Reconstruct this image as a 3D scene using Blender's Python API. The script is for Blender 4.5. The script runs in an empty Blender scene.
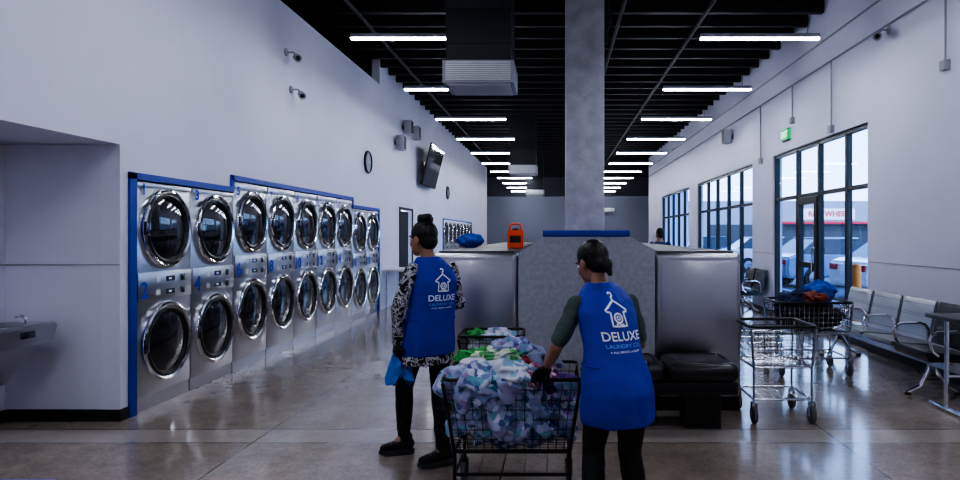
import bpy, bmesh, math, random
from mathutils import Vector as V, Matrix, noise
from mathutils.bvhtree import BVHTree
PI=math.pi
S=bpy.context.scene; C=S.collection
# ------------------------------------------------------------------ materials
def new(name):
    m=bpy.data.materials.new(name); m.use_nodes=True
    nt=m.node_tree; return m,nt,nt.nodes['Principled BSDF']
def coords(nt,scale=(1,1,1)):
    tc=nt.nodes.new('ShaderNodeTexCoord'); mp=nt.nodes.new('ShaderNodeMapping'); mp.inputs['Scale'].default_value=scale
    nt.links.new(tc.outputs['Object'],mp.inputs[0]); return mp.outputs[0]
def pm(name,col,rough=.5,metal=0.,ns=None,bump=None,st=(1,1,1),rn=0,coat=0):
    m,nt,p=new(name); c=(*col,1)
    p.inputs['Base Color'].default_value=c; p.inputs['Roughness'].default_value=rough; p.inputs['Metallic'].default_value=metal
    if coat: p.inputs['Coat Weight'].default_value=coat
    sc,amt=ns if ns else (6,.06)
    co=coords(nt,st); n=nt.nodes.new('ShaderNodeTexNoise'); n.inputs['Scale'].default_value=sc; n.inputs['Detail'].default_value=4
    nt.links.new(co,n.inputs['Vector'])
    r=nt.nodes.new('ShaderNodeValToRGB'); nt.links.new(n.outputs['Fac'],r.inputs[0])
    r.color_ramp.elements[0].position=.3; r.color_ramp.elements[1].position=.7
    r.color_ramp.elements[0].color=(*[x*(1-amt) for x in col],1); r.color_ramp.elements[1].color=(*[min(1,x*(1+amt)) for x in col],1)
    nt.links.new(r.outputs[0],p.inputs['Base Color'])
    if rn:
        mr=nt.nodes.new('ShaderNodeMapRange'); mr.inputs['To Min'].default_value=max(.02,rough-rn); mr.inputs['To Max'].default_value=rough+rn
        nt.links.new(n.outputs['Fac'],mr.inputs[0]); nt.links.new(mr.outputs[0],p.inputs['Roughness'])
    if bump:
        n2=nt.nodes.new('ShaderNodeTexNoise'); n2.inputs['Scale'].default_value=bump[0]; nt.links.new(co,n2.inputs['Vector'])
        b=nt.nodes.new('ShaderNodeBump'); b.inputs['Strength'].default_value=bump[1]; b.inputs['Distance'].default_value=.02
        nt.links.new(n2.outputs['Fac'],b.inputs['Height']); nt.links.new(b.outputs[0],p.inputs['Normal'])
    return m
def em(name,col,s):
    m,nt,p=new(name); p.inputs['Base Color'].default_value=(*col,1); p.inputs['Emission Color'].default_value=(*col,1); p.inputs['Emission Strength'].default_value=s; return m
def pat(name,cols,scale,kind='v',rough=.8,bump=.3,metal=0,rnd=.3,bsc=18,warp=.08):
    m,nt,p=new(name); p.inputs['Roughness'].default_value=rough; p.inputs['Metallic'].default_value=metal
    co=coords(nt); n0=nt.nodes.new('ShaderNodeTexNoise'); n0.inputs['Scale'].default_value=scale*.7; nt.links.new(co,n0.inputs['Vector'])
    mx=nt.nodes.new('ShaderNodeVectorMath'); mx.operation='MULTIPLY_ADD'; nt.links.new(n0.outputs['Color'],mx.inputs[0]); mx.inputs[1].default_value=(warp,warp,warp); nt.links.new(co,mx.inputs[2])
    if kind=='v':
        t=nt.nodes.new('ShaderNodeTexVoronoi'); t.inputs['Scale'].default_value=scale; out=t.outputs['Color']
        sp=nt.nodes.new('ShaderNodeSeparateColor'); nt.links.new(out,sp.inputs[0]); out=sp.outputs[0]
    elif kind=='d':
        t=nt.nodes.new('ShaderNodeTexVoronoi'); t.inputs['Scale'].default_value=scale; t.inputs['Randomness'].default_value=rnd; out=t.outputs['Distance']
    else:
        t=nt.nodes.new('ShaderNodeTexNoise'); t.inputs['Scale'].default_value=scale; t.inputs['Detail'].default_value=2; out=t.outputs['Fac']
    nt.links.new(mx.outputs[0] if kind!='d' else co,t.inputs['Vector'])
    r=nt.nodes.new('ShaderNodeValToRGB'); r.color_ramp.interpolation='CONSTANT'
    els=r.color_ramp.elements
    while len(els)<len(cols): els.new(.5)
    for i,(pos,c) in enumerate(cols): els[i].position=pos; els[i].color=(*c,1)
    nt.links.new(out,r.inputs[0]); nt.links.new(r.outputs[0],p.inputs['Base Color'])
    n2=nt.nodes.new('ShaderNodeTexNoise'); n2.inputs['Scale'].default_value=bsc; nt.links.new(co,n2.inputs['Vector'])
    b=nt.nodes.new('ShaderNodeBump'); b.inputs['Strength'].default_value=bump; b.inputs['Distance'].default_value=.02
    nt.links.new(n2.outputs['Fac'],b.inputs['Height']); nt.links.new(b.outputs[0],p.inputs['Normal'])
    return m
def glassmat(name,tint,ref=.08):
    m=bpy.data.materials.new(name); m.use_nodes=True; nt=m.node_tree; nt.nodes.clear()
    o=nt.nodes.new('ShaderNodeOutputMaterial'); t=nt.nodes.new('ShaderNodeBsdfTransparent'); g=nt.nodes.new('ShaderNodeBsdfGlossy'); x=nt.nodes.new('ShaderNodeMixShader')
    t.inputs[0].default_value=(*tint,1); g.inputs['Roughness'].default_value=.02; x.inputs[0].default_value=ref
    nt.links.new(t.outputs[0],x.inputs[1]); nt.links.new(g.outputs[0],x.inputs[2]); nt.links.new(x.outputs[0],o.inputs[0]); return m
def floormat():
    m,nt,p=new('polished_concrete'); L=nt.links
    co=coords(nt)
    n1=nt.nodes.new('ShaderNodeTexNoise'); n1.inputs['Scale'].default_value=.9; n1.inputs['Detail'].default_value=6; L.new(co,n1.inputs['Vector'])
    n2=nt.nodes.new('ShaderNodeTexVoronoi'); n2.inputs['Scale'].default_value=60; L.new(co,n2.inputs['Vector'])
    n3=nt.nodes.new('ShaderNodeTexNoise'); n3.inputs['Scale'].default_value=7; n3.inputs['Detail'].default_value=8; L.new(co,n3.inputs['Vector'])
    r1=nt.nodes.new('ShaderNodeValToRGB'); L.new(n1.outputs['Fac'],r1.inputs[0])
    r1.color_ramp.elements[0].position=.32; r1.color_ramp.elements[1].position=.68
    r1.color_ramp.elements[0].color=(.25,.205,.168,1); r1.color_ramp.elements[1].color=(.37,.31,.26,1)
    sp=nt.nodes.new('ShaderNodeSeparateColor'); L.new(n2.outputs['Color'],sp.inputs[0])
    r2=nt.nodes.new('ShaderNodeValToRGB'); L.new(sp.outputs[0],r2.inputs[0])
    r2.color_ramp.elements[0].color=(.75,.75,.75,1); r2.color_ramp.elements[1].color=(1.2,1.18,1.15,1)
    m1=nt.nodes.new('ShaderNodeMix'); m1.data_type='RGBA'; m1.blend_type='MULTIPLY'; m1.inputs[0].default_value=.5
    L.new(r1.outputs[0],m1.inputs[6]); L.new(r2.outputs[0],m1.inputs[7])
    r3=nt.nodes.new('ShaderNodeValToRGB'); L.new(n3.outputs['Fac'],r3.inputs[0])
    r3.color_ramp.elements[0].position=.3; r3.color_ramp.elements[1].position=.7
    r3.color_ramp.elements[0].color=(.80,.80,.80,1); r3.color_ramp.elements[1].color=(1.12,1.12,1.12,1)
    m2=nt.nodes.new('ShaderNodeMix'); m2.data_type='RGBA'; m2.blend_type='MULTIPLY'; m2.inputs[0].default_value=.75
    L.new(m1.outputs[2],m2.inputs[6]); L.new(r3.outputs[0],m2.inputs[7])
    sx=nt.nodes.new('ShaderNodeSeparateXYZ'); L.new(co,sx.inputs[0])
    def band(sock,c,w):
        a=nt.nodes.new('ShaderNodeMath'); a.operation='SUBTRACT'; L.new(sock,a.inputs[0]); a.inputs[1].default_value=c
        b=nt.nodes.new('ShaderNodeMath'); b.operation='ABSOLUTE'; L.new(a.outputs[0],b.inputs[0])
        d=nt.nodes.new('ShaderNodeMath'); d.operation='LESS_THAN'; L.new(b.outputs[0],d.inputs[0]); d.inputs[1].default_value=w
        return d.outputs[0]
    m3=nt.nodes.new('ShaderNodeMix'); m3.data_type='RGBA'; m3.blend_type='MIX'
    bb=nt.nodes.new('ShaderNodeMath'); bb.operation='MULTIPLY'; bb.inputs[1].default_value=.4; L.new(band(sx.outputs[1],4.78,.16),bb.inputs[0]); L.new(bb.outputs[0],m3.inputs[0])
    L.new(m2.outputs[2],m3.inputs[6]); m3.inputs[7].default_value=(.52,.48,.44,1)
    cur=m3.outputs[2]
    for sock,c in ((1,4.62),(1,4.94),(1,8.6),(1,13),(0,-2.2),(0,2.05),(0,-.35),(1,17.5)):
        mm=nt.nodes.new('ShaderNodeMix'); mm.data_type='RGBA'
        L.new(band(sx.outputs[sock],c,.006),mm.inputs[0]); L.new(cur,mm.inputs[6]); mm.inputs[7].default_value=(.10,.09,.08,1); cur=mm.outputs[2]
    L.new(cur,p.inputs['Base Color'])
    mr=nt.nodes.new('ShaderNodeMapRange'); mr.inputs['To Min'].default_value=.09; mr.inputs['To Max'].default_value=.23; L.new(n3.outputs['Fac'],mr.inputs[0]); L.new(mr.outputs[0],p.inputs['Roughness'])
    p.inputs['Specular IOR Level'].default_value=.8
    p.inputs['Coat Weight'].default_value=.3; p.inputs['Coat Roughness'].default_value=.08
    return m
M={}
M['wall']=pm('wall_paint',(.68,.68,.80),.6,ns=(1.2,.03),bump=(40,.05))
M['wall2']=pm('alcove_paint',(.66,.66,.77),.45,ns=(1.2,.03))
M['grey']=pm('grey_paint',(.33,.34,.38),.6)
M['fargrey']=pm('far_wall_paint',(.24,.255,.32),.6,ns=(1,.02))
M['farband']=pm('far_band_paint',(.07,.07,.09),.6)
M['black']=pm('black_paint',(.012,.013,.018),.6)
M['deck']=pm('ceiling_deck_paint',(.045,.048,.064),.6)
M['joist']=pm('joist_paint',(.008,.008,.011),.6)
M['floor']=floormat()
M['base']=pm('black_rubber_base',(.012,.012,.014),.4)
M['blue']=pm('blue_trim',(.008,.045,.38),.4)
M['steel']=pm('brushed_steel',(.56,.56,.60),.32,1,ns=(3,.03),st=(1,30,1))
M['steeld']=pm('dark_brushed_steel',(.53,.53,.565),.29,1,ns=(2,.04),st=(1,1,1))
M['topst']=pm('dark_top_panel',(.09,.09,.10),.5)
M['chrome']=pm('chrome',(.82,.83,.87),.13,1)
M['dchrome']=pm('dark_chrome',(.16,.16,.18),.2,1)
M['dglass']=pm('dark_door_glass',(.016,.016,.02),.06,0,coat=.5)
M['plastic']=pm('black_plastic',(.015,.015,.018),.35)
M['rub']=pm('grey_rubber',(.12,.12,.13),.6)
M['conc']=pm('column_concrete',(.43,.43,.47),.75,ns=(5,.16),bump=(30,.3))
M['lam']=pm('grey_speckled_laminate',(.38,.39,.44),.4,ns=(26,.13))
M['leather']=pm('black_leather',(.018,.018,.021),.22,bump=(60,.12))
M['white']=pm('white_plastic',(.7,.7,.72),.45)
M['light']=em('led_diffuser',(.85,.885,1.0),34)
M['led']=em('display_glow',(.3,.4,.7),.3)
M['green']=em('exit_green',(.0,.30,.09),.5)
M['signw']=em('sign_letters',(.6,.9,.7),.7)
M['numb']=pm('blue_print',(.004,.05,.5),.4)
M['wire']=pm('black_wire',(.015,.015,.018),.35,.3)
M['cwire']=pm('chrome_wire',(.48,.49,.53),.24,1)
M['perf']=pat('perforated_grey_steel',[(0,(.02,.02,.025)),(.23,(.38,.39,.42))],42,'d',.3,.0,.85,0)
M['glass']=glassmat('window_glass',(.80,.90,1.0),.06)
M['alu']=pm('black_aluminium',(.01,.01,.012),.35,.2)
M['orange']=pm('red_orange_plastic',(.85,.09,.012),.4)
M['yorange']=pm('yellow_orange_paint',(.85,.26,.03),.4)
M['red']=pm('red_plastic',(.6,.02,.02),.4)
M['bluebag']=pm('blue_fabric',(.01,.08,.45),.7,bump=(20,.3))
M['vest']=pm('royal_blue_fabric',(.003,.028,.40),.62,ns=(4,.15),bump=(12,.5))
M['logo']=pm('white_print',(.85,.88,.97),.6)
M['logo2']=pm('light_blue_print',(.22,.46,.90),.6)
M['skin']=pm('skin',(.36,.19,.125),.5,ns=(12,.08))
M['lips']=pm('lips',(.33,.10,.09),.4)
M['eye']=pm('eye_white',(.75,.73,.7),.2)
M['iris']=pm('dark_iris',(.02,.01,.008),.15)
M['hair']=pm('black_hair',(.010,.008,.008),.42,ns=(30,.4),bump=(70,.35),st=(1,1,.25))
M['glove']=pm('black_glove',(.012,.012,.013),.45)
M['pants']=pm('black_knit',(.008,.008,.010),.75,bump=(25,.2))
M['dots']=pat('dotted_black_knit',[(0,(.25,.25,.27)),(.11,(.008,.008,.01))],30,'d')
M['blouse']=pat('black_white_print',[(0,(.012,.012,.016)),(.47,(.50,.50,.53)),(.58,(.02,.02,.025)),(.66,(.4,.4,.44))],30,'n')
M['tee']=pm('dark_green_cotton',(.075,.11,.10),.8,bump=(16,.5))
M['shoe']=pm('black_mesh_shoe',(.012,.012,.014),.6)
M['sole']=pm('dark_sole',(.05,.05,.055),.6)
M['lace']=pm('grey_lace',(.16,.16,.17),.7)
M['rag']=pm('blue_cloth',(.06,.22,.68),.8,bump=(20,.5))
M['asph']=pm('asphalt',(.16,.16,.18),.9,ns=(8,.2))
M['side']=pm('sidewalk',(.38,.39,.42),.9)
M['stucco']=pm('grey_stucco',(.26,.28,.33),.9)
M['redl']=pm('red_letters',(.62,.02,.05),.6)
M['dkwall']=pm('dark_shopfront',(.05,.05,.06),.4)
M['carw']=pm('white_car_paint',(.80,.81,.83),.2,coat=1)
M['cars']=pm('silver_blue_car_paint',(.30,.39,.54),.2,.3,coat=1)
M['carr']=pm('dark_car_paint',(.05,.07,.12),.2,coat=1)
M['tail']=pm('tail_lamp_red',(.5,.01,.01),.2)
# ------------------------------------------------------------------ geometry helpers
def box(bm,x0,x1,y0,y1,z0,z1,r=0,seg=2):
    g=bmesh.ops.create_cube(bm,size=1,matrix=Matrix.Translation(((x0+x1)/2,(y0+y1)/2,(z0+z1)/2))@Matrix.Diagonal((abs(x1-x0),abs(y1-y0),abs(z1-z0),1)))
    if r:
        es=list({e for v in g['verts'] for e in v.link_edges})
        bmesh.ops.bevel(bm,geom=es,offset=r,segments=seg,affect='EDGES',profile=.5)
def frame_of(t):
    t=V(t).normalized(); a=V((0,0,1)) if abs(t.z)<.9 else V((1,0,0))
    u=t.cross(a).normalized(); return t,u,t.cross(u)
def ringface(bm,rings,closed=False,cap=True):
    n=len(rings[0]); m=len(rings)
    for i in range(m if closed else m-1):
        A=rings[i]; B=rings[(i+1)%m]
        for k in range(n):
            try: bm.faces.new((A[k],A[(k+1)%n],B[(k+1)%n],B[k]))
            except: pass
    if cap and not closed:
        for R in (rings[0][::-1],rings[-1]):
            try: bm.faces.new(R)
            except: pass
def tube(bm,pts,r,seg=6,closed=False):
    pts=[V(p) for p in pts]; n=len(pts); rings=[]; u=None
    for i,p in enumerate(pts):
        if closed: t=(pts[(i+1)%n]-pts[i-1])
        else: t=pts[min(i+1,n-1)]-pts[max(i-1,0)]
        t.normalize()
        if u is None: _,u,_w=frame_of(t)
        u=(u-t*u.dot(t)).normalized(); w=t.cross(u)
        rr=r[i] if isinstance(r,(list,tuple)) else r
        rings.append([bm.verts.new(p+u*rr*math.cos(2*PI*k/seg)+w*rr*math.sin(2*PI*k/seg)) for k in range(seg)])
    ringface(bm,rings,closed)
def lathe(bm,prof,o,axis,seg=24,cap=True):
    t,u,w=frame_of(axis); o=V(o); rings=[]
    for r,h in prof:
        rings.append([bm.verts.new(o+t*h+(u*math.cos(2*PI*k/seg)+w*math.sin(2*PI*k/seg))*max(r,.0005)) for k in range(seg)])
    ringface(bm,rings,False,cap)
def cap(bm,p0,r0,p1,r1,seg=14):
    p0=V(p0);p1=V(p1); L=(p1-p0).length
    pr=[(r0*math.sin(a),-r0*math.cos(a)) for a in (0.15,.5,.9,1.3)]+[(r0,0)]+[(r1,L)]+[(r1*math.sin(a),L+r1*math.cos(a)) for a in (1.3,.9,.5,.15)]
    lathe(bm,pr,p0,p1-p0,seg)
def ell(bm,c,r,rot=None,sub=3):
    m=Matrix.Translation(c)@(rot.to_4x4() if rot else Matrix.Identity(4))@Matrix.Diagonal((*r,1))
    bmesh.ops.create_icosphere(bm,subdivisions=sub,radius=1,matrix=m)
def loft(bm,rings,seg=28,fold=None):
    rr=[]
    for i,(c,a,b) in enumerate(rings):
        c=V(c); row=[]
        for k in range(seg):
            t=2*PI*k/seg; f=1
            if fold: f=1+fold[i]*(.55*math.sin(6*t+.6*c.z*6)+.35*math.sin(11*t+1.3)+.3*math.sin(4*t+2.1))
            row.append(bm.verts.new(c+V(a)*math.cos(t)*f+V(b)*math.sin(t)*f))
        rr.append(row)
    ringface(bm,rr)
def prism(bm,poly,y0,y1,ax='y'):
    f=(lambda p,y:V((p[0],y,p[1]))) if ax=='y' else (lambda p,y:V((y,p[0],p[1])))
    A=[bm.verts.new(f(p,y0)) for p in poly]; B=[bm.verts.new(f(p,y1)) for p in poly]
    ringface(bm,[A,B])
def B(): return bmesh.new()
def obj(name,bm,mat,parent=None,kind=None,ang=35,label=None):
    bmesh.ops.recalc_face_normals(bm,faces=bm.faces[:])
    me=bpy.data.meshes.new(name); bm.to_mesh(me); bm.free()
    for p in me.polygons: p.use_smooth=True
    me.set_sharp_from_angle(angle=math.radians(ang))
    me.materials.append(M[mat] if isinstance(mat,str) else mat)
    o=bpy.data.objects.new(name,me); C.objects.link(o)
    if parent: o.parent=parent
    if kind: o['kind']=kind
    if label: o['label']=label
    return o
def struct(name,bm,mat,**k): return obj(name,bm,mat,kind='structure',**k)
def tag(o,label,cat,group=None):
    o['label']=label; o['category']=cat
    if group: o['group']=group
    return o
def thing(name,label,cat,loc=(0,0,0),rz=0,group=None):
    o=bpy.data.objects.new(name,None); C.objects.link(o); o.empty_display_size=.1
    o.location=loc; o.rotation_euler=(0,0,rz); return tag(o,label,cat,group)
def dup(root,loc,rz=None,label=None,group=None):
    r=root.copy(); C.objects.link(r); r.location=loc
    if rz is not None: r.rotation_euler=(0,0,rz)
    if label: r['label']=label
    if group: r['group']=group
    for ch in list(root.children):
        c=ch.copy(); C.objects.link(c); c.parent=r
        for g in list(ch.children):
            d=g.copy(); C.objects.link(d); d.parent=c
    return r
def sbox(name,mat,*a,parent=None,kind=None,r=0,label=None):
    bm=B(); box(bm,*a,r=r); return obj(name,bm,mat,parent,kind,label=label)
def text_bm(body,size,sx=1.0,bold=.015):
    cu=bpy.data.curves.new('t','FONT'); cu.body=body; cu.size=size; cu.align_x='CENTER'; cu.align_y='CENTER'; cu.resolution_u=3; cu.offset=size*bold
    o=bpy.data.objects.new('t',cu); C.objects.link(o)
    dg=bpy.context.evaluated_depsgraph_get(); me=bpy.data.meshes.new_from_object(o.evaluated_get(dg))
    bm=bmesh.new(); bm.from_mesh(me); bpy.data.objects.remove(o); bpy.data.meshes.remove(me)
    for v in bm.verts: v.co.x*=sx
    return bm
def place(bm,o,u,v):
    o=V(o);u=V(u);v=V(v)
    for q in bm.verts: q.co=o+u*q.co.x+v*q.co.y
    return bm
# ------------------------------------------------------------------ the room
XL=-3.52; XR=4.03
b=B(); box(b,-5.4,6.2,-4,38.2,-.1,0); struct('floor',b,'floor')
b=B(); box(b,-5.4,6.2,-4,38.2,5.25,5.4); ceil=struct('ceiling',b,'deck')
y=1.0
while y<37.5:
    xr=XR if y<28 else 5.6
    sbox('joist','joist',-5.2,xr-.01,y-.045,y+.045,4.85,5.249,parent=ceil); y+=.62
for x in (-2.95,.95,2.2): 
    b=B(); tube(b,[(x,0,4.78),(x,37,4.78)],.03,8); obj('ceiling_pipe',b,'black',ceil)
ST=.806; D0=5.34
b=B()
x0=XL-.15
box(b,x0,XL,5.155,5.25,0,4.49)
box(b,x0,XL,1.5,5.155,2.23,4.49)
box(b,x0,XL,-4,1.5,0,4.49)
box(b,x0,XL,5.25,12.7,2.15,4.49)
box(b,x0,XL,5.25,D0+2*ST-.05,2.02,2.15)
box(b,x0,XL,D0+7*ST,12.7,2.02,2.15)
box(b,x0,XL,D0+9*ST+.05,12.7,0,2.02)
box(b,x0,XL,12.7,14.35,0,5.25)
box(b,x0,XL,14.35,15.5,2.08,5.25)
box(b,x0,XL,15.5,19.7,0,5.25)
box(b,x0,XL,19.7,26.35,2.02,5.25)
box(b,x0,XL,26.35,32,0,5.25)
box(b,-4.5,XL,32,32.15,0,5.25); box(b,-4.5,-4.35,32.15,38,0,5.25)
struct('wall_left',b,'wall')
b=B(); box(b,-4.45,x0,5.16,5.30,0,2.23); box(b,-4.6,-4.45,1.5,5.3,0,2.23); box(b,-4.45,x0,1.36,1.5,0,2.23); box(b,-4.6,x0,1.36,5.3,2.235,2.35)
struct('wall_alcove',b,'wall2')
b=B(); box(b,-4.445,XL,5.15,5.16,1.255,1.265); box(b,-4.45,-4.44,1.5,5.15,1.255,1.265); struct('trim_1',b,'grey')
b=B(); box(b,-4.44,XL,5.145,5.16,0,.095); box(b,-4.45,-4.435,1.5,5.14,0,.095); box(b,XL,XL+.012,5.14,5.24,0,.095); struct('baseboard_left',b,'base')
b=B(); box(b,-5.4,-5.2,-4,12.7,0,5.25); box(b,-5.2,x0,12.63,12.69,0,5.25); struct('wall_service',b,'black')
b=B(); box(b,-5.2,6.0,-4.15,-4,0,5.25); struct('wall_near',b,'wall')
b=B(); box(b,-4.5,6,38,38.15,0,3.76); struct('wall_far',b,'fargrey')
b=B(); box(b,-4.5,6,37.9,38.15,3.77,5.25); struct('trim_9',b,'farband')
T=.055
b=B(); box(b,XL-.02,XL+.02,D0-.09,D0-.005,0,1.96+T); box(b,XL-.02,XL+.02,D0-.09,D0+2*ST-.06,1.965,1.965+T)
box(b,XL-.02,XL+.02,D0+2*ST-.06,D0+2*ST-.005,1.965,2.095+T); box(b,XL-.02,XL+.02,D0+2*ST-.06,D0+7*ST+.05,2.095,2.095+T)
box(b,XL-.02,XL+.02,D0+7*ST+.005,D0+7*ST+.05,1.965,2.095+T); box(b,XL-.02,XL+.02,D0+7*ST+.05,D0+9*ST+.06,1.965,1.965+T); box(b,XL-.02,XL+.02,D0+9*ST+.005,D0+9*ST+.06,0,1.965+T)
struct('trim_2',b,'blue')
b=B(); box(b,XL-.02,XL+.02,19.7,26.35,1.965,2.02); box(b,XL-.02,XL+.02,19.7,19.78,0,1.965); box(b,XL-.02,XL+.02,26.25,26.35,0,1.965); struct('trim_3',b,'blue')
b=B(); box(b,XL-.12,XL-.07,14.4,15.45,.01,2.05); d=struct('door_1',b,'black')
b=B(); tube(b,[(XL-.065,15.3,1.0),(XL-.03,15.3,1.0),(XL-.03,15.2,1.0)],.01); obj('door_handle',b,'chrome',d)
b=B(); box(b,XL,XL+.02,14.27,14.35,0,2.13); box(b,XL,XL+.02,15.5,15.58,0,2.13); box(b,XL,XL+.02,14.35,15.5,2.08,2.13); struct('trim_4',b,'black')
WIN=[(8.3,11.94),(13.2,18.4),(19.5,24.6)]
b=B(); x1=XR+.17; prev=-4
for a,c in WIN:
    box(b,XR,x1,prev,a,0,5.25); box(b,XR,x1,a,c,2.97,5.25); prev=c
box(b,XR,x1,prev,28,0,5.25); box(b,XR,5.75,28,28.15,0,5.25); box(b,5.6,5.75,28.15,38,0,5.25)
struct('wall_right',b,'wall')
b=B(); prev=-4
for a,c in WIN+[(28,28)]:
    box(b,XR-.006,XR,prev,a-.01,1.15,1.16); prev=c+.01
struct('trim_5',b,'grey')
b=B(); prev=-4
for a,c in WIN+[(28,28)]:
    box(b,XR-.014,XR,prev,a-.01,0,.1); prev=c+.01
struct('baseboard_right',b,'base')
mull=[[8.3,9.0,9.95,10.85,11.94],[13.2,14.2,15.25,16.3,17.3,18.4],[19.5,20.5,21.5,22.5,23.5,24.6]]
for wi,(ms,(a,c)) in enumerate(zip(mull,WIN)):
    b=B(); xa,xb=XR+.03,XR+.11
    for q in ms: 
        q0=min(max(q,a+.03),c-.03); box(b,xa,xb,q0-.03,q0+.03,0,2.97)
    for q0,q1 in zip(ms[:-1],ms[1:]):
        box(b,xa+.005,xb-.005,q0+.03,q1-.03,2.91,2.97); box(b,xa+.005,xb-.005,q0+.03,q1-.03,2.12,2.18)
        if not(wi==0 and q0==9.95): box(b,xa+.005,xb-.005,q0+.03,q1-.03,0,.1)
    w=struct('window_%d'%(wi+1),b,'alu')
    for q0,q1 in zip(ms[:-1],ms[1:]):
        b=B(); box(b,XR+.066,XR+.074,q0+.03,q1-.03,2.18,2.91)
        if not(wi==0 and q0==9.95): box(b,XR+.066,XR+.074,q0+.03,q1-.03,.1,2.12)
        obj('pane',b,'glass',w)
b=B(); xa,xb=XR+.02,XR+.095
box(b,xa,xb,9.985,10.10,.01,2.11); box(b,xa,xb,10.70,10.815,.01,2.11); box(b,xa,xb,10.10,10.70,2.0,2.11); box(b,xa,xb,10.10,10.70,.01,.25); box(b,xa,xb,10.10,10.70,.97,1.06)
d=struct('door_2',b,'alu')
obj('door_glass',(lambda q:(box(q,XR+.066,XR+.074,10.10,10.70,.25,2.0),q)[1])(B()),'glass',d)
b=B(); tube(b,[(xa,10.05,.9),(xa-.05,10.05,.9),(xa-.05,10.05,1.3),(xa,10.05,1.3)],.012); obj('door_handle',b,'chrome',d)
b=B(); box(b,.12,.67,9.05,9.55,0,5.24,r=.015); struct('column',b,'conc')
t=thing('drain_pipe','black elbow pipe fixed high on the side of the concrete column','pipe',(.74,9.2,0))
b=B(); tube(b,[(0,0,5.2),(0,0,4.6),(-.01,0,4.5),(-.04,0,4.44),(-.04,0,4.25)],.035,10); obj('pipe_run',b,'black',t)
b=B(); lathe(b,[(.05,-.04),(.05,.04)],(0,0,4.6),(0,0,1),12); obj('collar',b,'black',t)
# ------------------------------------------------------------------ ceiling lights
def mk_light():
    t=thing('linear_light','x','light',(0,0,0),group='suspended linear lights')
    sbox('housing','grey',-.75,.75,-.035,.035,.006,.06,parent=t,r=.005)
    sbox('diffuser','light',-.745,.745,-.031,.031,-.013,.006,parent=t,r=.006)
    for s in(-.6,.6):
        b=B(); tube(b,[(s,0,.06),(s,0,1.27)],.004,5); obj('suspension_wire',b,'black',t)
    return t
L0=mk_light(); first=True
ordn=['first','second','third','fourth','fifth','sixth','seventh','eighth','ninth','tenth','eleventh','twelfth','thirteenth','fourteenth']
for side,X in(('left',-1.85),('right',2.56)):
    for i in range(-3,11):
        yy=8.08+2.83*i; lab='%s hanging linear light in the %s row, counting from the nearest seen'%(ordn[i],side) if i>=0 else '%s row ceiling light hanging behind the camera, number %d back'%(side,-i)
        if first: L0.location=(X,yy,3.98); L0['label']=lab; first=False
        else: dup(L0,(X,yy,3.98),label=lab)
t=thing('added_alcove_fill','round recessed downlight in the alcove ceiling','light',(-4.05,3.3,2.234))  # added fill lamp that lifts the shaded alcove, not a known fixture
b=B(); lathe(b,[(.12,0),(.12,-.01),(.09,-.012),(.09,0)],(0,0,0),(0,0,1),24,cap=False); obj('trim_ring',b,'white',t)
b=B(); lathe(b,[(.09,-.004),(.001,-.005)],(0,0,0),(0,0,1),24); obj('diffuser',b,'light',t)
def mk_vent(loc,label):
    t=thing('ceiling_vent_unit',label,'air vent',loc,group='hanging vent units')
    sbox('casing','grey',-.41,.41,0,.67,0,.26,parent=t,r=.01)
    b=B()
    for k in range(9): box(b,-.37,.37,-.02,.0,.03+k*.024,.042+k*.024)
    obj('front_grille',b,'white',t)
    b=B()
    for k in range(10): box(b,-.36,.36,.05+k*.06,.075+k*.06,-.015,0)
    obj('louvre',b,'white',t)
    b=B(); box(b,-.375,.375,.03,.6,.261,2.008); 
    for k in range(4): box(b,-.385,.385,.02,.61,.45+k*.4,.475+k*.4)
    obj('duct',b,'black',t); return t
v0=mk_vent((-.90,7.3,3.24),'nearest square vent unit hanging below a black duct, left of the column')
dup(v0,(-.98,18.2,3.24),label='middle vent unit on a black duct, between the two light rows')
dup(v0,(-.98,28.2,3.24),label='farthest vent unit on a black duct, just before the grey far wall')
# ------------------------------------------------------------------ dryers
def mk_dryer(H,off):
    t=thing('stacked_dryer','x','dryer',(0,0,0),group='stacked dryers in the left wall')
    w=.398
    b=B(); box(b,-.68,0,-w,w,.12,H-.004,r=.008); obj('cabinet',b,'steel',t)
    sbox('kick_plate','steel',-.66,-.012,-w+.005,w-.005,0,.12,parent=t)
    sbox('header_panel','steel',0,.012,-w+.01,w-.01,1.91+off,H-.012,parent=t,r=.003)
    for k,zc in((0,.555+off),(1,1.555+off)):
        b=B(); lathe(b,[(.298,.0),(.352,.0),(.356,.024),(.349,.042),(.331,.050),(.313,.042),(.306,.02),(.298,.01)],(0.0,0,zc),(1,0,0),44,cap=False); d=obj('door_ring',b,'chrome',t)
        b=B(); lathe(b,[(.311,.02),(.311,.038),(.292,.046),(.272,.038),(.265,.02)],(0,0,zc),(1,0,0),40,cap=False); obj('gasket',b,'plastic',d)
        b=B(); lathe(b,[(.270,.024),(.2,.036),(.12,.044),(.05,.048),(0.001,.049)],(0,0,zc),(1,0,0),40,cap=False); obj('door_glass',b,'dglass',d)
        b=B(); box(b,.035,.065,-.352,-.32,zc-.06,zc+.06,r=.008); obj('door_handle',b,'dchrome',d)
    b=B(); box(b,0,.016,-w+.012,w-.012,.935+off,1.18+off,r=.004); cp=obj('control_panel',b,'steel',t)
    for k,z in((0,.995+off),(1,1.11+off)):
        sbox('display','plastic',.016,.02,.0,.12,z-.022,z+.022,parent=cp); sbox('display_glow','led',.02,.0215,.03,.07,z-.008,z+.008,parent=cp)
        sbox('coin_slot','dchrome',.016,.024,.22,.27,z-.03,z+.03,parent=cp,r=.003)
        sbox('instruction_label','white',.016,.018,-.15,-.09,z-.025,z+.025,parent=cp)
    return t
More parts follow.
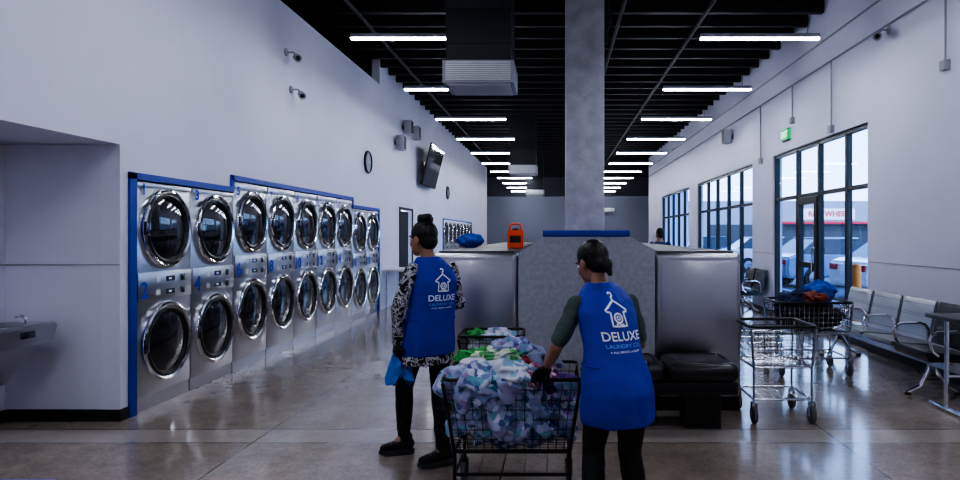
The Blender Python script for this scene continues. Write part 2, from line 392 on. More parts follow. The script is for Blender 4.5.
dl=mk_dryer(1.96,0); dt=mk_dryer(2.09,.095)
used={}
def numbers(root,i,off):
    for n,z,x_,sz in((2*i+1,1.885+off,.0145,.13),(2*i+2,1.02+off,.0185,.19)):
        bm=text_bm(str(n),sz,1.1,.035); place(bm,(x_,-.31,z),(0,1,0),(0,0,1))
        obj('number_label',bm,'numb',root)
def proto(k): return dl if k else dt
roots=[]
for i in range(9):
    low=not(2<=i<=6); yy=D0+(i+.5)*ST
    lab='%s stacked steel dryer pair from the alcove corner, %s'%(ordn[i],'under the lower blue trim' if low else 'taller, under the raised blue trim')
    p=proto(low)
    if low not in used: p.location=(XL,yy,0); p['label']=lab; used[low]=1; r=p
    else: r=None
    roots.append((r,i,yy,low,lab))
for k,(r,i,yy,low,lab) in enumerate(roots):
    if r is None: r=dup(proto(low),(XL,yy,0),label=lab)
    roots[k]=(r,i,yy,low,lab)
for j in range(8): dup(dl,(XL,20.2+j*ST,0),label='%s stacked dryer of the far bank, beyond the dark doorway'%ordn[j],group='stacked dryers in the far bank')
for r,i,yy,low,lab in roots: numbers(r,i,0 if low else .095)
# ------------------------------------------------------------------ island
poly=[(-.33,0),(.835,0),(.835,1.37),(.62,1.485),(-.12,1.485),(-.33,1.34)]
for n,(a,c) in enumerate(((5.45,9.0),(9.6,13.5))):
    t=thing('bulkhead_partition','grey speckled partition between the washer rows, %s the column'%('in front of' if n==0 else 'behind'),'partition',(0,a,0))
    b=B(); prism(b,poly,0,c-a); obj('partition_body',b,'lam',t)
    sbox('blue_cap','blue',-.12,.62,-.01,c-a,1.486,1.54,parent=t,r=.006)
def mk_washer():
    t=thing('washing_machine','x','washing machine')
    sbox('plinth','plastic',-.36,.33,-.39,.39,0,.1,parent=t)
    b=B(); box(b,-.37,.365,-.4,.4,.1,1.35,r=.045,seg=5); obj('cabinet',b,'steeld',t)
    sbox('top_panel','topst',-.33,.31,-.36,.36,1.3505,1.362,parent=t,r=.003)
    sbox('side_panel','steeld',-.32,.32,-.408,-.4,.16,1.28,parent=t,r=.003)
    b=B(); lathe(b,[(.2,0),(.27,0),(.275,.03),(.25,.05),(.2,.045)],(.365,0,.72),(1,0,0),32,cap=False); d=obj('door_ring',b,'chrome',t)
    b=B(); lathe(b,[(.205,.03),(.15,.05),(.08,.06),(.001,.062)],(.365,0,.72),(1,0,0),32,cap=False); obj('door_glass',b,'dglass',d)
    sbox('control_panel','plastic',.365,.38,-.36,.36,1.1,1.28,parent=t,r=.004)
    sbox('soap_drawer','steel',.365,.385,.12,.34,.98,1.07,parent=t,r=.004)
    return t
w0=mk_washer(); f=True
for side,X,rz in(('right',1.21,0),('left',-.705,PI)):
    for i in range(8):
        lab='%s steel washing machine of the %s row, counting from the black bench end'%(ordn[i],side)
        if f: w0.location=(X,5.86+i*.83,0); w0['label']=lab; w0['group']='washing machines in two rows'; f=False; 
        else: dup(w0,(X,5.86+i*.83,0),rz,lab,'washing machines in two rows')
for o in [o for o in C.objects if o.name.startswith('washing_machine') and o.rotation_euler[2]>3 and abs(o.location.y-5.86)<.01]:
    sbox('side_panel','steeld',-.32,.32,.4,.408,.16,1.28,parent=o,r=.003)
t=thing('padded_bench','black leather two-seat bench against the end of the washers','bench',(.83,5.05,0))
for s in(-1,1): 
    b=B(); box(b,-.270+s*.28,.270+s*.28,-.25,.25,.385,.53,r=.064,seg=6); c=obj('seat_cushion',b,'leather',t)
    b=B(); tube(b,[(-.2+s*.28,-.18,.532),(.2+s*.28,-.18,.532),(.2+s*.28,.18,.532),(-.2+s*.28,.18,.532)],.004,6,True); obj('piping',b,'leather',c)
sbox('bench_frame','plastic',-.54,.54,-.22,.22,.29,.384,parent=t,r=.01)
for s in(-.30,.30): sbox('pedestal','plastic',s-.14,s+.14,-.1,.12,0,.289,parent=t,r=.008)
# ------------------------------------------------------------------ carts
def rrect(x0,x1,y0,y1,z,r=.05):
    P=[]
    for cx,cy,a in((x1-r,y1-r,0),(x0+r,y1-r,90),(x0+r,y0+r,180),(x1-r,y0+r,270)):
        for k in range(5):
            t=math.radians(a+k*22.5); P.append((cx+r*math.cos(t),cy+r*math.sin(t),z))
    return P
def cart(label,loc,W,Dp,zr,zb,mat,group,rim='wire',tap=.05,sp=.05,rz=0,wr=.06,wt=.002,rr=.010):
    t=thing('laundry_cart',label,'laundry cart',loc,rz,group)
    hw,hd=W/2,Dp/2
    b=B(); tube(b,rrect(-hw,hw,-hd,hd,zr),rr,8,True); obj('rim',b,rim,t)
    b=B()
    bw,bd=hw-tap,hd-tap
    nx=int(W/sp); ny=int(Dp/sp)
    for i in range(nx+1):
        f_=-1+2*i/nx
        tube(b,[(f_*hw,-hd,zr),(f_*bw,-bd,zb),(f_*bw,bd,zb),(f_*hw,hd,zr)],wt,4)
    for i in range(ny+1):
        f_=-1+2*i/ny
        tube(b,[(-hw,f_*hd,zr),(-bw,f_*bd,zb),(bw,f_*bd,zb),(hw,f_*hd,zr)],wt,4)
    nz=max(3,int((zr-zb)/sp))
    for i in range(nz+1):
        k=i/nz; ww=bw+(hw-bw)*k; dd=bd+(hd-bd)*k
        tube(b,rrect(-ww,ww,-dd,dd,zb+(zr-zb)*k,.03),wt*1.2,4,True)
    obj('basket',b,mat,t)
    b=B(); lw,ld=bw-.01,bd-.01; zl=.19
    for sx in(-1,1):
        for sy in(-1,1): tube(b,[(sx*hw*.99,sy*hd*.97,zr-.02),(sx*(lw),sy*ld,zb-.02),(sx*(lw),sy*(ld),2*wr+.03)],.010,8)
    tube(b,rrect(-lw,lw,-ld,ld,zl,.03),.010,8,True)
    tube(b,rrect(-lw,lw,-ld,ld,zb-.015,.03),.010,8,True)
    for i in range(1,5): tube(b,[(-lw+2*lw*i/5,-ld,zl),(-lw+2*lw*i/5,ld,zl)],.003,5)
    obj('leg_frame',b,mat,t)
    for sx in(-1,1):
        for sy in(-1,1):
            b=B(); x,y_=sx*lw,sy*ld
            box(b,x-.022,x-.018,y_-.02,y_+.02,wr-.01,2*wr+.015); box(b,x+.018,x+.022,y_-.02,y_+.02,wr-.01,2*wr+.015); box(b,x-.022,x+.022,y_-.02,y_+.02,2*wr+.01,2*wr+.03)
            c=obj('caster_fork',b,mat,t)
            b=B(); lathe(b,[(wr*.5,-.014),(wr*.9,-.016),(wr,-.008),(wr,.008),(wr*.9,.016),(wr*.5,.014)],(x,y_,wr),(1,0,0),20); obj('wheel',b,'rub',c)
    return t
cart('black wire laundry cart heaped with washing, held by the person in the green shirt',(-.245,3.69,0),.75,.50,.72,.33,'wire','wire laundry carts')
cart('black wire cart with white washing behind the front cart',(-.50,4.98,0),.48,.42,.74,.38,'wire','wire laundry carts')
cart('empty chrome wire cart on big grey casters beside the washers',(1.80,5.32,0),.52,.50,.77,.46,'cwire','wire laundry carts',rim='wire',wt=.003,tap=.02,wr=.07,rr=.014)
cart('chrome cart carrying a blue bag and dark clothes by the metal seats',(2.75,7.05,0),.78,.55,.78,.46,'cwire','wire laundry carts',wt=.003,tap=.02,wr=.07,rr=.014)
def crumple(name,c,r,mat,seed,amp=.28,label='',cat='clothing',group=None,sq=1.0,fs=2.2,sub=5):
    bm=B(); bmesh.ops.create_icosphere(bm,subdivisions=sub,radius=1)
    off=V((seed*7.3,seed*3.1,seed*1.7)); mr=max(r)
    for v in bm.verts:
        d=v.co.copy(); p=d
        if sq<1: p=V([math.copysign(abs(k)**sq,k) for k in d])
        q=V((p.x*r[0],p.y*r[1],p.z*r[2]))/mr
        w1=noise.noise_vector(q*fs*.55+off); w2=noise.noise_vector(q*fs*1.3+off*1.7)
        s=q*fs+w1*1.5+w2*.5
        f1=math.sin(2.6*s.x+1.5*s.y+1.0*s.z+seed); f2=math.sin(4.4*s.z+3.1*s.x-1.7*s.y)
        f1=abs(f1)**.7*math.copysign(1,f1)
        big=noise.noise(q*fs*.7+off)
        h=.55*big+.24*f1+.16*f2
        k=1+amp*h
        v.co=V((p.x*r[0],p.y*r[1],p.z*r[2]))*k
    bmesh.ops.smooth_vert(bm,verts=bm.verts[:],factor=.5,use_axis_x=True,use_axis_y=True,use_axis_z=True)
    o=obj(name,bm,mat,ang=180); o.location=c; o.rotation_euler=(0,0,seed*1.3 if sq==1 else 0); return tag(o,label,cat,group)
M['pt1']=pat('grey_blue_print',[(0,(.10,.15,.36)),(.18,(.42,.46,.66)),(.38,(.22,.28,.50)),(.5,(.62,.64,.78)),(.68,(.30,.35,.58)),(.82,(.36,.24,.48)),(.9,(.18,.40,.52))],30,warp=.04)
M['pt2']=pat('blue_white_print',[(0,(.66,.68,.80)),(.4,(.26,.36,.62)),(.58,(.70,.72,.82)),(.8,(.25,.48,.62))],26,warp=.04)
M['pt3']=pat('green_print',[(0,(.12,.40,.13)),(.3,(.62,.72,.55)),(.6,(.08,.32,.13)),(.7,(.74,.77,.7))],22,warp=.03)
M['pt4']=pat('teal_print',[(0,(.03,.26,.33)),(.4,(.38,.55,.62)),(.7,(.05,.14,.3))],22,warp=.03)
M['pt5']=pat('pink_print',[(0,(.5,.14,.28)),(.3,(.72,.52,.62)),(.8,(.4,.08,.2))],22,warp=.03)
for nm,c in(('g_white',(.74,.74,.81)),('g_green',(.08,.40,.10)),('g_purple',(.15,.08,.32)),('g_grey',(.24,.28,.42)),('g_red',(.40,.03,.06)),('g_brown',(.22,.06,.04)),('g_lilac',(.42,.43,.66)),('g_navy',(.02,.03,.09)),('g_dark',(.02,.02,.025))):
    M[nm]=pm(nm+'_cotton',c,.85,bump=(14,.35))
G='washing heaped in the front cart'
def gar(c,r,mat,seed,lab,amp=.75,sq=1.0,fs=2.6,g=G): crumple('garment',c,r,mat,seed,amp,lab,'clothing',g,sq,fs)
crumple('bed_sheet',(-.25,3.69,.525),(.34,.225,.19),'pt1',0.0,.42,'grey and blue patterned sheet filling the front cart basket','bed sheet',G,.6,4.2,6)
gar((-.47,3.56,.66),(.20,.14,.12),'pt1',2,'grey-blue printed garment bulging over the left rim of front cart',.6)
gar((-.40,3.74,.745),(.18,.13,.07),'g_white',3,'plain white garment on the left shoulder of the heap')
gar((-.28,3.59,.73),(.21,.13,.075),'pt2',4,'white and blue printed garment near the middle of heap')
gar((-.47,3.76,.79),(.11,.08,.04),'g_green',5,'bright green garment at the left top of heap')
gar((-.27,3.78,.82),(.17,.11,.06),'pt1',6,'grey and blue printed garment crowning the heap')
gar((-.12,3.72,.77),(.15,.11,.065),'g_grey',7,'plain grey-blue garment right of the heap top')
gar((-.12,3.57,.71),(.12,.10,.05),'pt5',8,'pink printed garment near the gloved hand')
gar((-.39,3.51,.70),(.11,.07,.05),'pt4',9,'teal printed garment against the near rim')
gar((-.22,3.51,.67),(.17,.07,.07),'g_lilac',10,'plain lilac garment on the near side of the heap')
gar((-.03,3.63,.66),(.10,.12,.06),'g_purple',11,'deep purple garment at the right end of heap')
gar((-.33,3.66,.81),(.12,.08,.04),'pt3',12,'green and white printed garment on top of the heap')
gar((-.18,3.62,.785),(.05,.04,.025),'g_red',13,'small red garment on the heap')
gar((-.50,4.98,.57),(.185,.15,.14),'g_white',14,'white washing filling the second wire cart',.4,.8,3.5,'washing in the second cart')
gar((-.44,4.93,.73),(.14,.11,.05),'pt2',15,'blue and white printed garment on top of second cart',.6,1,2.6,'washing in the second cart')
gar((-.61,4.95,.73),(.07,.08,.04),'g_green',16,'small green garment at the left of second cart',.6,1,2.6,'washing in the second cart')
gar((2.75,7.05,.62),(.33,.21,.16),'g_dark',17,'dark clothes filling the chrome cart by the seats',.4,.8,3.5,'load of the chrome cart')
gar((2.60,6.98,.81),(.17,.14,.08),'g_navy',18,'navy garment on top of the chrome cart',.6,1,2.6,'load of the chrome cart')
gar((2.74,6.88,.83),(.13,.10,.06),'g_brown',19,'red-brown garment on the chrome cart',.6,1,2.6,'load of the chrome cart')
crumple('laundry_bag',(2.90,7.1,.87),(.19,.15,.11),'bluebag',20,.5,'blue cloth laundry bag lying on the chrome cart','laundry bag')
crumple('laundry_bag',(-.93,6.9,1.44),(.12,.14,.075),'bluebag',21,.5,'blue cloth bag on top of the left washers','laundry bag')
t=thing('detergent_container','boxy red-orange container standing on the left washer row','container',(-.42,6.5,1.363))
b=B(); box(b,-.08,.08,-.06,.06,0,.185,r=.012,seg=3); obj('container_body',b,'orange',t)
b=B(); tube(b,[(-.06,0,.18),(-.055,0,.235),(-.03,0,.25),(.03,0,.25),(.055,0,.235),(.06,0,.18)],.010,8); obj('handle',b,'orange',t)
b=B(); box(b,-.03,.03,-.03,.03,.185,.205,r=.004); obj('lid',b,'plastic',t)
sbox('front_label','plastic',-.055,.055,-.0625,-.0605,.06,.13,parent=t)
# ------------------------------------------------------------------ seating at right
def beam_seat(label,y0,n,mats,X=3.5,w=.6):
    t=thing('beam_seating',label,'seat row',(X,y0,0),0,'rows of joined seats by the right wall'); L=n*w
    b=B(); box(b,.17,.23,0,L,.29,.34); obj('beam',b,'cwire',t)
    for i in range(n):
        a=i*w+.03; c=(i+1)*w-.03; m=mats[i]; th=.07 if m=='leather' else .02
        b=B(); prof=[(0,.41),(.02,.44),(.1,.435),(.38,.41),(.42,.415),(.42,.415-th),(.1,.425-th),(.03,.42-th)]
        prism(b,prof,a,c); bmesh.ops.bevel(b,geom=b.edges[:],offset=.006,segments=2,affect='EDGES'); obj('seat',b,m,t)
        b=B(); prof=[(.37,.44),(.39,.50),(.455,.80),(.47,.84),(.49+th*.3,.83),(.475+th*.3,.76),(.41+th*.3,.45)]
        prism(b,prof,a,c); bmesh.ops.bevel(b,geom=b.edges[:],offset=.005,segments=2,affect='EDGES'); obj('backrest',b,m,t)
    for i in range(n+1):
        yy=min(max(i*w,.02),L-.02)
        b=B(); tube(b,[(.38,yy,.41),(.37,yy,.56),(.34,yy,.61),(.28,yy,.63),(.10,yy,.625),(.04,yy,.60),(.02,yy,.55),(.05,yy,.45),(.1,yy,.41)],.014,8); obj('armrest',b,'chrome',t)
    for yy in(.3,L-.3):
        b=B(); tube(b,[(-.02,yy,.02),(.1,yy,.08),(.2,yy,.30)],.02,8); tube(b,[(.44,yy,.02),(.33,yy,.08),(.2,yy,.30)],.02,8); box(b,.17,.23,yy-.02,yy+.02,.2,.31); obj('leg',b,'chrome',t)
        for xx in(-.02,.44):
            b=B(); lathe(b,[(.03,-.019),(.03,.0),(.012,.012)],(xx,yy,.02),(0,0,1),10); obj('foot_pad',b,'plastic',t)
beam_seat('row of metal seats with one black padded seat by the near right wall',5.72,4,['leather','perf','perf','perf'],X=3.32,w=.64)
beam_seat('short row of black padded seats beyond the glass door',12.1,2,['leather','leather'],X=3.48)
t=thing('side_table','dark topped table on chrome legs at the right edge of photo','table',(3.30,5.42,0))
sbox('tabletop','topst',-.06,.6,-.25,.22,.78,.815,parent=t,r=.008)
for xx in(0,.5):
    b=B(); tube(b,[(xx,0,.03),(xx,0,.78)],.02,10); obj('leg',b,'chrome',t)
    b=B(); tube(b,[(xx,-.24,.02),(xx,-.2,.03),(xx,.2,.03),(xx,.24,.02)],.018,8); obj('foot',b,'chrome',t)
b=B(); tube(b,[(0,0,.3),(.5,0,.3)],.012,8); obj('stretcher',b,'chrome',t)
crumple('bag',(3.68,5.42,.885),(.17,.13,.07),'g_dark',23,.3,'black bag lying on the table at the right edge','bag')
t=thing('folding_table','small pale table against left wall beside the dark doorway','table',(-3.22,13.45,0))
sbox('tabletop','white',-.28,.28,-.55,.55,.76,.8,parent=t,r=.008)
for xx in(-.24,.24):
    for yy in(-.5,.5): sbox('leg','chrome',xx-.02,xx+.02,yy-.02,yy+.02,0,.76,parent=t)
t=thing('drinking_fountain','steel wall drinking fountain in the alcove at left','drinking fountain',(-4.45,4.7,0))
b=B(); prism(b,[(-.26,.68),(.26,.68),(.28,.80),(.28,.83),(-.28,.83),(-.28,.80)],0.001,.56,'x'); bmesh.ops.bevel(b,geom=b.edges[:],offset=.012,segments=3,affect='EDGES'); obj('basin',b,'steeld',t)
b=B(); prism(b,[(.001,.35),(.22,.35),(.46,.68),(.001,.68)],-.22,.22); bmesh.ops.bevel(b,geom=b.edges[:],offset=.01,segments=2,affect='EDGES'); obj('housing',b,'steeld',t)
b=B(); lathe(b,[(.19,.0),(.17,-.004),(.12,.002),(.001,.002)],(.3,0,.833),(0,0,1),24); obj('bowl',b,'dchrome',t)
b=B(); tube(b,[(.45,.12,.83),(.45,.12,.875),(.43,.1,.895),(.4,.08,.89)],.01,8); obj('spout',b,'chrome',t)
b=B(); box(b,.555,.575,-.06,.06,.74,.79,r=.006); obj('push_bar',b,'dchrome',t)
o=sbox('floor_mat','blue',-3.49,-3.05,3.3,3.91,.001,.008); tag(o,'blue floor mat edge at the bottom left corner','mat')
# ------------------------------------------------------------------ wall mounted things
def clock(y_,z,lab):
    t=thing('wall_clock',lab,'clock',(XL,y_,z),group='wall clocks')
    b=B(); lathe(b,[(.21,0.001),(.215,.03),(.2,.045),(.185,.04),(.185,.02)],(0,0,0),(1,0,0),32); obj('clock_frame',b,'plastic',t)
    b=B(); lathe(b,[(.185,.022),(.001,.0222)],(0,0,0),(1,0,0),32); obj('clock_face',b,'grey',t)
    b=B(); box(b,.026,.028,-.005,.005,0,.13); box(b,.026,.028,0,.09,-.005,.005); obj('clock_hands',b,'white',t)
clock(11.86,2.85,'round black wall clock above the dryers, left of the television')
clock(20.5,2.85,'round black wall clock right of the television')
t=thing('television','black flat television tilted down on the left wall','television',(XL,16.9,3.3))
b=B(); box(b,.001,.03,-.15,.15,-.15,.15); tube(b,[(.03,0,0),(.2,0,.02)],.03,8); obj('wall_bracket',b,'plastic',t)
def rotm(bm,c,ang,ax):
    bmesh.ops.rotate(bm,verts=bm.verts[:],cent=c,matrix=Matrix.Rotation(ang,3,ax))
b=B(); box(b,.22,.27,-.88,.88,-.54,.54,r=.01); rotm(b,(.22,0,0),math.radians(14),'Y'); obj('tv_casing',b,'plastic',t)
b=B(); box(b,.271,.274,-.85,.85,-.51,.51); rotm(b,(.22,0,0),math.radians(14),'Y'); obj('tv_screen',b,'dglass',t)
def seccam(loc,s,lab):
    t=thing('security_camera',lab,'security camera',loc,0,'security cameras')
    b=B(); lathe(b,[(.05,.001),(.05,.02),(.015,.025)],(0,0,0),(s,0,0),16); tube(b,[(s*.02,0,0),(s*.1,0,0),(s*.13,0,-.03)],.012,8); obj('mount',b,'grey',t)
    b=B(); lathe(b,[(.001,-.1),(.045,-.1),(.045,.08),(.05,.1),(.05,.12),(.035,.12),(.03,.1)],(s*.15,0,-.07),(s*.5,-1,-.35),16); obj('camera_body',b,'grey',t)
    b=B(); lathe(b,[(.03,.1),(.001,.11)],(s*.15,0,-.07),(s*.5,-1,-.35),16); obj('lens',b,'dglass',t)
seccam((XL,8.3,3.87),1,'upper grey security camera high on the left wall')
seccam((XL,8.45,3.42),1,'lower grey security camera on the left wall')
seccam((XR,7.75,3.98),-1,'security camera high on the near right wall')
def spk(loc,s,lab):
    t=thing('wall_speaker',lab,'speaker',loc,0,'wall speakers')
    b=B(); x0_,x1_=sorted((s*.05,s*.22)); box(b,x0_,x1_,-.12,.12,-.16,.16,r=.015); obj('speaker_box',b,'grey',t)
    b=B(); x0_,x1_=sorted((s*.001,s*.05)); box(b,x0_,x1_,-.03,.03,-.04,.04); obj('bracket',b,'plastic',t)
    b=B(); x0_,x1_=sorted((s*.22,s*.225)); box(b,x0_,x1_,-.1,.1,-.14,.14); obj('grille',b,'black',t)
spk((XL,14.6,3.95),1,'grey speaker on left wall nearer of the pair')
spk((XL,15.4,3.95),1,'grey speaker on left wall farther of the pair')
spk((XR,14.7,3.75),-1,'grey speaker on right wall above the windows')
spk((XL,13.9,3.5),1,'grey speaker mounted lower on the left wall')
t=thing('exit_sign','green lit exit sign on right wall above the glass door','sign',(XR,11.2,3.25))
sbox('sign_box','plastic',-.05,-.001,-.17,.17,-.1,.1,parent=t,r=.004); sbox('sign_face','green',-.054,-.0505,-.16,.16,-.09,.09,parent=t)
sbox('side_face','green',-.048,-.004,-.174,-.1705,-.09,.09,parent=t)
bm=text_bm('EXIT',.15); place(bm,(-.056,0,0),(0,-1,0),(0,0,1)); obj('letters',bm,'signw',t)
cond=[]
for z,lab in((4.05,'long horizontal conduit high on the right wall'),(4.42,'upper horizontal conduit close under the joists at right')):
    b=B(); tube(b,[(XR-.022,-3.99,z),(XR-.022,27.99,z)],.014,6); cond.append(tag(obj('electrical_conduit',b,'grey'),lab,'conduit'))
for i,(yy,z0) in enumerate(((9.35,3.1),(6.6,3.3),(10.9,3.5),(12.6,3.0))):
    b=B(); tube(b,[(XR-.024,yy,z0),(XR-.024,yy,4.04)],.011,6); box(b,XR-.06,XR-.001,yy-.05,yy+.05,z0-.1,z0); obj('conduit_drop',b,'grey',cond[0])
t=thing('air_conditioner','white split air conditioner on the grey far wall','air conditioner',(2.95,38,2.95))
sbox('casing','white',-.45,.45,-.25,-.001,-.15,.15,parent=t,r=.03); sbox('vent_slot','plastic',-.4,.4,-.255,-.25,-.13,-.09,parent=t)
# ------------------------------------------------------------------ outdoors
b=B(); box(b,4.2,60,-20,70,-.15,-.05); struct('ground',b,'asph')
b=B(); box(b,4.2,6.4,-20,60,-.06,-.01); struct('sidewalk',b,'side')
t=thing('shop_building','low grey shop across the car park with small red lettering','building',(12,46,-.05))
sbox('wall','stucco',-4,22,0,8,0,4.0,parent=t); sbox('shopfront','dkwall',-1,14,-.06,0,.3,2.3,parent=t); sbox('awning','redl',2.5,12,-.6,-.061,2.35,2.5,parent=t); sbox('sign_board','white',5.6,9.4,-.06,-.01,2.65,3.45,parent=t)
bm=text_bm('REN WHEEL',.52,1.05,.035); place(bm,(7.5,-.07,3.05),(1,0,0),(0,0,1)); obj('sign_letters',bm,'redl',t)
def car(label,loc,rz,paint):
    t=thing('car',label,'car',loc,rz,'cars parked outside')
    b=B(); prism(b,[(-2.2,.3),(2.2,.3),(2.28,.55),(2.2,.78),(1.2,.95),(-1.9,1.0),(-2.22,.9),(-2.26,.5)],-.88,.88,'x'); bmesh.ops.bevel(b,geom=b.edges[:],offset=.06,segments=3,affect='EDGES'); obj('body_shell',b,paint,t)
    b=B(); A=[(-1.85,.96),(-1.25,1.42),(.2,1.44),(1.15,.94)]
    r0=[b.verts.new((-.80 if z<1.2 else -.64,y_,z)) for y_,z in A]; r1=[b.verts.new((.80 if z<1.2 else .64,y_,z)) for y_,z in A]; ringface(b,[r0,r1]); obj('windows',b,'dglass',t)
    sbox('roof',paint,-.63,.63,-1.22,.18,1.42,1.47,parent=t,r=.02)
    for sx in(-1,1):
        for yy in(-1.4,1.4):
            b=B(); lathe(b,[(.18,-.1),(.3,-.11),(.32,-.06),(.32,.06),(.3,.11),(.18,.1)],(sx*.8,yy,.32),(1,0,0),20); wl=obj('wheel',b,'plastic',t)
            b=B(); lathe(b,[(.18,-.112),(.001,-.115)],(sx*.8,yy,.32),(-sx,0,0),16); lathe(b,[(.18,.112),(.001,.118)],(sx*.8,yy,.32),(sx,0,0),16); obj('hub_cap',b,'chrome',wl)
        sbox('tail_lamp','tail',sx*.6-.15,sx*.6+.15,-2.28,-2.22,.7,.85,parent=t,r=.01)
        sbox('head_lamp','white',sx*.6-.15,sx*.6+.15,2.2,2.27,.6,.72,parent=t,r=.01)
car('silver blue car parked outside beyond the glass door',(8.7,19.6,-.05),-PI/2+.15,'cars')
car('white car parked outside behind the nearest window',(9.2,15.6,-.05),-PI/2+.1,'carw')
car('white car parked farther along the pavement outside',(9.2,27.0,-.05),-PI/2,'carw')
car('dark car parked far along the car park',(9.0,35.5,-.05),-PI/2,'carr')
t=thing('bollard','yellow-orange bollard standing outside the nearest window','bollard',(5.1,10.9,-.01))
b=B(); lathe(b,[(.075,0),(.075,.95),(.068,1.0),(.03,1.03),(.001,1.035)],(0,0,0),(0,0,1),16); obj('post',b,'yorange',t)
b=B(); lathe(b,[(.13,0),(.13,.012),(.076,.018)],(0,0,0),(0,0,1),16,cap=False); obj('base_plate',b,'grey',t)
# ------------------------------------------------------------------ people
def blob(name,bm,mat,parent,voxel,it=5,wr=None,ang=180):
    bmesh.ops.recalc_face_normals(bm,faces=bm.faces[:])
    me=bpy.data.meshes.new(name); bm.to_mesh(me); bm.free()
    o=bpy.data.objects.new(name,me); C.objects.link(o)
    r=o.modifiers.new('r','REMESH'); r.mode='VOXEL'; r.voxel_size=voxel; r.adaptivity=0
    s=o.modifiers.new('s','SMOOTH'); s.factor=.5; s.iterations=it
    dg=bpy.context.evaluated_depsgraph_get(); m2=bpy.data.meshes.new_from_object(o.evaluated_get(dg))
    o.modifiers.clear(); o.data=m2; m2.name=name
    if wr:
        nv=[v.normal.copy() for v in m2.vertices]
        for v,n in zip(m2.vertices,nv):
            k=noise.noise(V((v.co.x*wr[1],v.co.y*wr[1],v.co.z*wr[1]*wr[2])))+.5*noise.noise(V((v.co.x*wr[1]*2.3+5,v.co.y*wr[1]*2.3,v.co.z*wr[1]*wr[2]*1.7)))
            v.co+=n*(k*wr[0])
    for p in m2.polygons: p.use_smooth=True
    m2.materials.clear(); m2.materials.append(M[mat]); o.parent=parent; return o
def hand(bm,W,D,N,s,curl,sgn,inf=0.0):
    D=V(D).normalized(); N=V(N); N=(N-D*N.dot(D)).normalized(); A=D.cross(N)*sgn
    W=V(W)
    for k in range(5):
        a=(-.030+.015*k)*s
        cap(bm,W+A*a*.6+D*.005*s,(.015+inf)*s,W+D*(.085-.004*abs(k-2.6))*s+A*a,(.0125+inf)*s,10)
    lens=[(.032,.024,.02),(.04,.027,.022),(.044,.03,.022),(.040,.026,.022)]
    for f_,(l1,l2,l3) in enumerate(lens):
        a=(-.031+.021*f_)*s; p=W+D*(.083-.003*abs(f_-2))*s+A*a; th=0; r=(.0092-.0008*(f_==0)+inf)*s
        for j,l in enumerate((l1,l2,l3)):
            th+=curl[j]; q=p+(D*math.cos(th)+N*math.sin(th)+A*(.06*(f_-1.5)))*l*s
            cap(bm,p,r,q,r*.92,9); p=q; r*=.92
    p=W+D*.025*s+A*.030*s; d1=(D*.55+A*.65+N*.45).normalized(); q=p+d1*.036*s; cap(bm,p,(.014+inf)*s,q,(.011+inf)*s,10)
    d2=(D*.75+A*.15+N*.6).normalized(); q2=q+d2*.03*s; cap(bm,q,(.011+inf)*s,q2,(.010+inf)*s,10); q3=q2+(D*.6-A*.1+N*.75).normalized()*.022*s; cap(bm,q2,(.010+inf)*s,q3,(.0085+inf)*s,10)
def ribbon(bm,pts,w):
    pts=[V((p[0],p[1],0)) for p in pts]; P=[]
    for a,c in zip(pts[:-1],pts[1:]):
        n=max(1,int((c-a).length/.01))
        for k in range(n): P.append(a+(c-a)*k/n)
    P.append(pts[-1])
    L=[];R=[]
    for i,p in enumerate(P):
        t=(P[min(i+1,len(P)-1)]-P[max(i-1,0)]).normalized(); n=V((-t.y,t.x,0))*w/2
        L.append(bm.verts.new(p+n)); R.append(bm.verts.new(p-n))
    for i in range(len(P)-1): bm.faces.new((L[i],L[i+1],R[i+1],R[i]))
